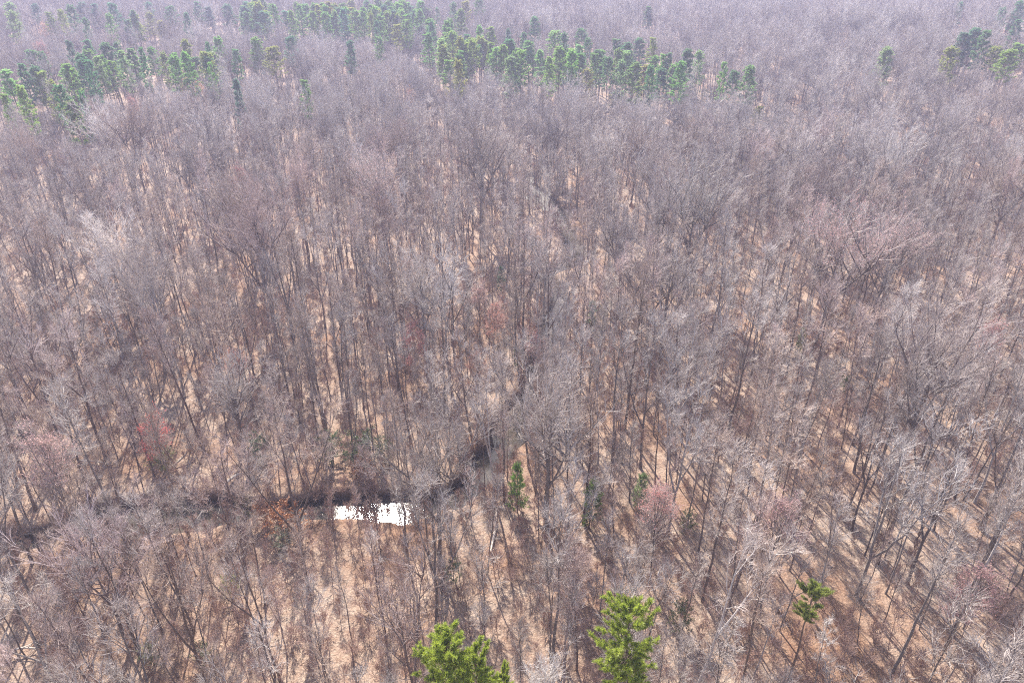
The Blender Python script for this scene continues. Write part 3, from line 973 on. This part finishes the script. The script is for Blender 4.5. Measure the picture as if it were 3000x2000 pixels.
# understorey evergreens: tip pixel, H, kind
for px, py, H, kind, sx, col, words, spot in [
    (1735, 1415, 9, CEDAR[0], 1.1, (.13, .20, .04), "dark green cedar", "between bare trunks right of the creek bend"),
    (1515, 1370, 9, CEDAR[1], .75, (.24, .40, .08), "fresh green young pine", "at the right bank of the creek bend"),
    (1885, 1395, 7, CEDAR[1], .85, (.36, .46, .20), "pale green young pine", "right of the dark cedar"),
    (750, 1270, 6, LEAFY[0], 1.3, (.10, .14, .07), "grey green holly", "behind the creek at the centre left"),
    (965, 1270, 6, LEAFY[0], 1.5, (.12, .17, .06), "green leafy shrub", "behind the glinting creek, left one"),
    (1055, 1275, 6, LEAFY[1], 1.4, (.10, .15, .05), "olive green leafy shrub", "behind the glinting creek, right one"),
    (1120, 1290, 5, LEAFY[1], 1.1, (.13, .17, .08), "grey green leafy shrub", "close above the glinting creek"),
    (465, 1315, 5, LEAFY[1], 1.1, (.30, .31, .13), "pale yellow green shrub", "on the leafy clearing left of the creek"),
    (665, 1688, 4, LEAFY[1], .75, (.30, .36, .08), "lime green small shrub", "this side of the creek at the left"),
    (825, 1555, 4, LEAFY[1], 1.1, (.24, .26, .17), "pale grey green shrub", "on the near creek bank"),
    (1325, 1645, 5, LEAFY[0], .75, (.09, .15, .05), "green shrub", "below the creek bend"),
    (2350, 965, 7, CEDAR[0], .75, (.25, .29, .1), "olive young pine", "in the middle right wood"),
    (2480, 1100, 5, LEAFY[1], .7, (.10, .14, .04), "small green shrub", "in the middle right wood"),
    (1735, 890, 8, CEDAR[0], 1.0, (.10, .2, .07), "dark green cedar", "right of the upper creek"),
    (1770, 880, 6, LEAFY[0], .9, (.22, .26, .16), "pale green shrub", "beside the upper cedar"),
    (1467, 785, 7, CEDAR[1], .8, (.17, .24, .17), "bluish cedar", "left of the creek's middle pool"),
    (1522, 1030, 5, LEAFY[0], .8, (.11, .17, .06), "small green shrub", "left of the upper creek"),
    (690, 1420, 5, LEAFY[0], 1.2, (.13, .12, .035), "olive brown shrub", "on the dark far bank of the creek"),
    (2022, 1500, 5, LEAFY[0], .8, (.15, .19, .08), "pale green shrub", "right of the dull red tree"),
    (430, 1890, 4, LEAFY[1], .9, (.22, .24, .13), "pale grey green shrub", "low at the left"),
    (585, 1895, 4, LEAFY[1], .8, (.26, .28, .13), "pale yellowish shrub", "low at the left"),
    (2003, 1770, 6, LEAFY[0], .8, (.12, .16, .05), "green shrub", "left of the single olive pine"),
    (830, 1485, 6, LEAFY[0], 1.6, (.42, .17, .06), "orange brown leafed beech sapling", "at the near edge of the creek"),
    (775, 1485, 4, LEAFY[1], 1.3, (.40, .17, .07), "rusty leafed beech sapling", "left of the orange beech at the creek"),
    (1060, 1350, 4, LEAFY[1], 1.4, (.38, .16, .07), "rusty leafed sapling", "above the glinting creek"),
    (2115, 262, 8, LEAFY[0], 2.2, (.13, .17, .03), "yellow green bush", "under the grove's right end, right one"),
    (2085, 264, 8, LEAFY[1], 2.4, (.13, .16, .03), "yellow green bush", "under the grove's right end, left one"),
    (2020, 250, 8, LEAFY[1], 2.4, (.12, .17, .03), "yellow green bush", "at the foot of the grove's tallest pine"),
]:
    x, y, _ = under_top(px, py, H)
    b = max(v.co.z for v in kind[0].vertices)
    cedar = "cedar" in words or "pine" in words
    s = H / b
    nm = ("cedar_tree" if "cedar" in words else "young_pine" if cedar else "beech_sapling" if "leafed" in words else "evergreen_shrub")
    place(nm, words, x, y, kind, ("trunk", "crown"), (s * sx, s * sx, s), (GREY, col), "tree" if cedar else "shrub", "evergreens and leafy saplings of the understorey", spot=spot, r=r)


# ------------------------------------------------------------------ where the bare trees stand: thinned where the photo shows water, pines or coloured crowns through
SHOW = []
for d in PLACED:
    x, y, z = d["loc"]
    top = z + max(v.co.z for v in d["meshes"][0].vertices) * (d["scale"] if np.isscalar(d["scale"]) else d["scale"][2])
    u, v, dep = project(np.array([x, y, top]))
    ub, vb, _ = project(np.array([x, y, z]))
    w = 0.5 * FPX / dep * 6.0 * (d["scale"] if np.isscalar(d["scale"]) else d["scale"][0])
    if d["cat"] == "pine tree":
        SHOW.append((u - w * .9, u + w * .9, v - 2, v + (vb - v) * .6, .92, y - 1))
    elif d["cat"] == "shrub" or "cedar" in d["name"] or "young_pine" in d["name"]:
        SHOW.append((u - w * .5, u + w * .5, v - 5, vb, .7, y - 1))
    elif d["name"] == "budding_tree":
        SHOW.append((u - w * .8, u + w * .8, v - 5, v + (vb - v) * .4, .9, y - 1))
    else:
        SHOW.append((u - w * .9, u + w * .9, v, v + (vb - v) * .5, .8, y - 1))


def clear_view(p, H, seed):
    """(x, y, relative height): trees that would hide a pine, shrub or coloured crown of the photo are lower ones, or left out"""
    r = np.random.default_rng(seed)
    z = base_height(p[:, 0], p[:, 1])
    luck = r.uniform(0, 1, len(p))
    best = np.zeros(len(p))
    for sf in (.42, .55, .68, .82, 1.0):
        ok = np.ones(len(p), bool)
        for fz in (.62, .82, 1.0):
            u, v, dep = project(np.stack([p[:, 0], p[:, 1], z + H * fz * sf], 1))
            hw = FPX / dep * 1.5
            for x0, x1, y0, y1, pr, yy in SHOW:
                ok &= ~((u > x0 - hw) & (u < x1 + hw) & (v > y0) & (v < y1) & (p[:, 1] < yy) & (luck < pr))
        best[ok] = sf
    q = np.column_stack([p, best])
    return q[best > 0]


tall_p = scatter(lambda d: 105 if d < 150 else (120 if d < 300 else (140 if d < 600 else 120)), 28, FAR, seed=1)
slim_p = scatter(lambda d: 430 if d < 150 else (310 if d < 230 else (160 if d < 400 else 40)), 34, 900, seed=2, keep_creek=1.5)
wide_p = scatter(lambda d: 8 if d < 220 else (30 if d < 350 else 48), 125, FAR, seed=3, keep_creek=4)
bank = []
rb = np.random.default_rng(55)
for i in range(0, ncr, 1):
    for sd in (-1, 1):
        if rb.uniform() < (.4 if i > 84 else .15):
            o_ = creek[i] + nrm[i] * sd * (creek_hw[i] + rb.uniform(.4, 4.5)) + tg[i] * rb.uniform(-1.5, 1.5)
            bank.append(o_)
bank = np.array(bank)
tall_p = np.vstack([tall_p, thin(bank[0::3], 29, 71)])
slim_p = np.vstack([slim_p, thin(np.vstack([bank[1::3], bank[2::3]]), 19, 72)])
edge = []
for i in range(0, ncr):
    for sd in (-1, 1):
        for _ in range(3):
            if rb.uniform() < .12:
                edge.append(creek[i] + nrm[i] * sd * (creek_hw[i] + rb.uniform(-.2, 2.2)) + tg[i] * rb.uniform(-1.5, 1.5))
bush_p = scatter(lambda d: 1700 if d < 150 else 700, 44, 330, seed=4, keep_creek=0.6)
bush_p = np.vstack([bush_p, np.array(edge)])
tall_p = clear_view(pine_mask(thin(tall_p, 29, 5), 6), 28, 61)
slim_p = clear_view(pine_mask(thin(slim_p, 17, 7), 8), 16, 62)
wide_p = clear_view(pine_mask(thin(wide_p, 25, 9, OPEN), 10), 24, 63)

rest_tall = individuals("bare_tree", ["tall straight", "tall forked", "narrow", "twin stemmed", "very tall", "leaning forked", "slim crowned", "full crowned"],
                        tall_p, TALL, 29, 300, (.8, 1.08), "tall bare trees of the winter wood", 31)
rest_slim = individuals("young_bare_tree", ["slender", "small", "tall slender", "short", "thin"], slim_p, SLIM, 17, 300, (.6, 1.1), "slender young bare trees of the winter wood", 32)
rest_wide = individuals("spreading_bare_tree", ["broad forked", "broad domed", "low spreading"], wide_p, WIDE, 24, 60, (.8, 1.05), "broad crowned bare trees of the winter wood", 33)


# ------------------------------------------------------------------ build the placed things with their labels
by = {}
for d in PLACED:
    by.setdefault((d["words"], d["spot"]), []).append(d)
for (w, s), ds in by.items():
    ds.sort(key=lambda d: d["u"])
    for i, d in enumerate(ds):
        if len(ds) == 1:
            lb = f"{w} {s}"
        elif len(ds) == 2:
            lb = f"{w} {s}, {'left' if i == 0 else 'right'} one of two"
        else:
            lb = f"{w} {s}, {ORD[i] if i < len(ORD) else 'further right'}"
        d["label"] = lb
for d in PLACED:
    tree_thing(d["name"], d["label"], d["cat"], d["group"], d["meshes"], d["parts"], d["loc"], d["rotz"], d["scale"], d["colours"], d["tilt"])


# ------------------------------------------------------------------ fallen trunks and snags
def log(name, label, pts_px, r0, r1, group, branches=4, seed=0, lift=0.25):
    rg = np.random.default_rng(seed)
    P = []
    for px, py, h in pts_px:
        x, y = on_ground(px, py)
        z = float(height(np.array([x]), np.array([y]))[0])
        P.append((x, y, z + h))
    P = np.array(P, float)
    P = catmull(P, 4)[None]
    k = P.shape[1]
    t = thing(name, label, "log", tuple(P[0, 0]), group=group)
    g = Geo()
    off = P - P[0, 0]
    g.tubes(off, (np.linspace(r0, r1, k))[None], 7)
    o = link("stem", g.mesh("stem", M_snag), t)
    g = Geo()
    s = rg.uniform(.4, 1, (1, branches))
    S, T = along(off, s)
    Pb = grow(rg, S[0], spread_from(rg, T, .4, 1.2)[0] + np.array([0, 0, .3]), rg.uniform(1.5, 4, branches), 6, .1, .2)
    g.tubes(Pb, np.linspace(.07, .02, 6)[None] * np.ones((branches, 1)), 5)
    link("branch", g.mesh("branch", M_snag), t)["kind"] = "stuff"
    return t


log("fallen_log", "pale curved fallen trunk slanting down the dark far creek bank", [(700, 1395, .3), (665, 1425, .7), (640, 1450, .2)], .3, .12, "fallen logs", 4, 1)
log("fallen_log", "grey fallen trunk with bare limbs lying on the leafy clearing behind the bank", [(505, 1375, .3), (545, 1350, 1.2), (575, 1330, 2.2)], .22, .1, "fallen logs", 5, 2)
log("fallen_log", "thin dark trunk fallen across the floor at the left creek bank", [(235, 1352, .3), (290, 1358, .5), (330, 1365, .3)], .18, .1, "fallen logs", 3, 3)
log("fallen_log", "pale tan trunk lying on the near point of the creek bend", [(1452, 1500, .2), (1450, 1560, .5), (1437, 1620, .3)], .26, .14, "fallen logs", 3, 4)
log("fallen_log", "bleached trunk leaning in the murky left water of the creek", [(540, 1540, .0), (560, 1510, .9), (590, 1480, 1.8)], .2, .08, "fallen logs", 5, 5)
log("fallen_log", "pale fallen trunk by the upper creek under bare crowns", [(1570, 770, .3), (1590, 755, 1.5), (1610, 740, 2.4)], .25, .1, "fallen logs", 4, 6)
log("fallen_log", "bleached branchy log lying low in the lower left corner", [(20, 1935, .3), (60, 1915, 1.0), (110, 1905, .5)], .2, .07, "fallen logs", 5, 7)


# ------------------------------------------------------------------ the rest of the wood: countless trees, one object per kind
def stuff_object(name, label, pts, kinds, srange, seed, zj=.08):
    r = np.random.default_rng(seed)
    n = len(pts)
    z = height(pts[:, 0], pts[:, 1])
    me = bpy.data.meshes.new(name)
    me.vertices.add(n)
    me.vertices.foreach_set("co", np.stack([pts[:, 0], pts[:, 1], z], 1).astype(np.float32).ravel())
    a = me.attributes.new("variant", 'INT', 'POINT')
    a.data.foreach_set("value", r.integers(0, len(kinds), n).astype(np.int32))
    a = me.attributes.new("turn", 'FLOAT_VECTOR', 'POINT')
    a.data.foreach_set("vector", np.stack([r.normal(0, .03, n), r.normal(0, .03, n), r.uniform(0, 6.28, n)], 1).astype(np.float32).ravel())
    a = me.attributes.new("size", 'FLOAT_VECTOR', 'POINT')
    s = r.uniform(*srange, n) * (pts[:, 2] if pts.shape[1] > 2 else 1.0)
    a.data.foreach_set("vector", np.stack([s, s, s * r.uniform(1 - zj, 1 + zj, n)], 1).astype(np.float32).ravel())
    o = link(name, me)
    o["kind"] = "stuff"
    o["label"] = label
    ng = bpy.data.node_groups.new(name, 'GeometryNodeTree')
    ng.interface.new_socket("Geometry", in_out='INPUT', socket_type='NodeSocketGeometry')
    ng.interface.new_socket("Geometry", in_out='OUTPUT', socket_type='NodeSocketGeometry')
    gi, go = ng.nodes.new("NodeGroupInput"), ng.nodes.new("NodeGroupOutput")
    iop = ng.nodes.new("GeometryNodeInstanceOnPoints")
    ng.links.new(gi.outputs[0], iop.inputs["Points"])
    iop.inputs["Pick Instance"].default_value = True
    allj = ng.nodes.new("GeometryNodeJoinGeometry")
    for pair in reversed(kinds):
        j = ng.nodes.new("GeometryNodeJoinGeometry")
        for src in pair:
            oi = ng.nodes.new("GeometryNodeObjectInfo")
            oi.inputs["Object"].default_value = src
            oi.inputs["As Instance"].default_value = False
            oi.transform_space = 'ORIGINAL'
            ng.links.new(oi.outputs["Geometry"], j.inputs[0])
        g2 = ng.nodes.new("GeometryNodeGeometryToInstance")
        ng.links.new(j.outputs[0], g2.inputs[0])
        ng.links.new(g2.outputs[0], allj.inputs[0])
    ng.links.new(allj.outputs[0], iop.inputs["Instance"])
    for nm, typ, sock in (("variant", 'INT', "Instance Index"), ("turn", 'FLOAT_VECTOR', "Rotation"), ("size", 'FLOAT_VECTOR', "Scale")):
        na = ng.nodes.new("GeometryNodeInputNamedAttribute")
        na.data_type = typ
        na.inputs["Name"].default_value = nm
        if sock == "Rotation":
            e = ng.nodes.new("FunctionNodeEulerToRotation")
            ng.links.new(na.outputs["Attribute"], e.inputs[0])
            ng.links.new(e.outputs[0], iop.inputs[sock])
        else:
            ng.links.new(na.outputs["Attribute"], iop.inputs[sock])
    ng.links.new(iop.outputs[0], go.inputs[0])
    md = o.modifiers.new("scatter", 'NODES')
    md.node_group = ng
    return o


def sources(kinds):
    """objects in the scene that carry these meshes (each tree kind stands among the single trees)"""
    out = []
    for pair in kinds:
        objs = []
        for me in pair:
            objs.append(next(o for o in bpy.data.objects if o.data == me))
        out.append(objs)
    return out


stuff_object("far_woodland", "endless grey and mauve bare woodland reaching to the top of the picture", rest_tall, sources(TALL), (.68, 1.12), 41)
stuff_object("young_woodland", "slender bare saplings filling the wood between the big trees", rest_slim, sources(SLIM), (.6, 1.1), 42)
stuff_object("broad_crowned_woodland", "broad domed bare crowns dotted through the far wood", rest_wide, sources(WIDE), (.75, 1.05), 43)

# low brush: a few shrubs nearest the camera as things, the rest as one cover
bz = base_height(bush_p[:, 0], bush_p[:, 1])
brush_src = []
for i, pair in enumerate(BUSH):
    x, y = [(-20.0, 62.0), (8.0, 60.0), (30.0, 66.0), (-9.0, 64.0)][i]
    w = ["low twiggy brown", "spreading twiggy brown", "tall whippy brown", "upright narrow brown"][i]
    t = tree_thing("bare_shrub", f"{w} bare shrub on the leafy floor near the bottom edge", "shrub", "bare shrubs on the leafy floor", pair, ("trunk", "crown"),
                   (x, y, float(height(np.array([x]), np.array([y]))[0])), i * 2.0, 1.0, (GREY, GREY))
stuff_object("undergrowth", "thin brown twiggy undergrowth over the leafy forest floor", bush_p, sources(BUSH), (.45, 1.15), 44, .25)

# ------------------------------------------------------------------ haze
HAZE = 0.00034
if HAZE:
    bpy.ops.mesh.primitive_cube_add(size=1)
    hz = bpy.context.object
    hz.name = "haze"
    zmin, zmax = float(Z.min()) - 1.0, max(float(Z.max()) + 40, CAM_H + 5)
    hz.scale = (gx[-1] - gx[0] + 40, gy[-1] - gy[0] + 40, zmax - zmin)
    hz.location = ((gx[-1] + gx[0]) / 2, (gy[-1] + gy[0]) / 2, (zmin + zmax) / 2)
    hz["kind"] = "stuff"
    hz["label"] = "thin lilac haze lying over the far woodland"
    m = bpy.data.materials.new("haze")
    m.use_nodes = True
    nt = m.node_tree
    nt.nodes.remove(nt.nodes["Principled BSDF"])
    pv = nt.nodes.new("ShaderNodeVolumePrincipled")
    pv.inputs["Color"].default_value = (0.70, 0.71, 1.0, 1)
    pv.inputs["Density"].default_value = HAZE
    pv.inputs["Anisotropy"].default_value = 0.2
    nt.links.new(pv.outputs[0], nt.nodes["Material Output"].inputs["Volume"])
    hz.data.materials.append(m)
    try:
        m.cycles.homogeneous_volume = True
    except Exception:
        pass
print("points", len(tall_p), len(slim_p), len(wide_p), len(bush_p), "placed", len(PLACED), "zmax", Z.max())
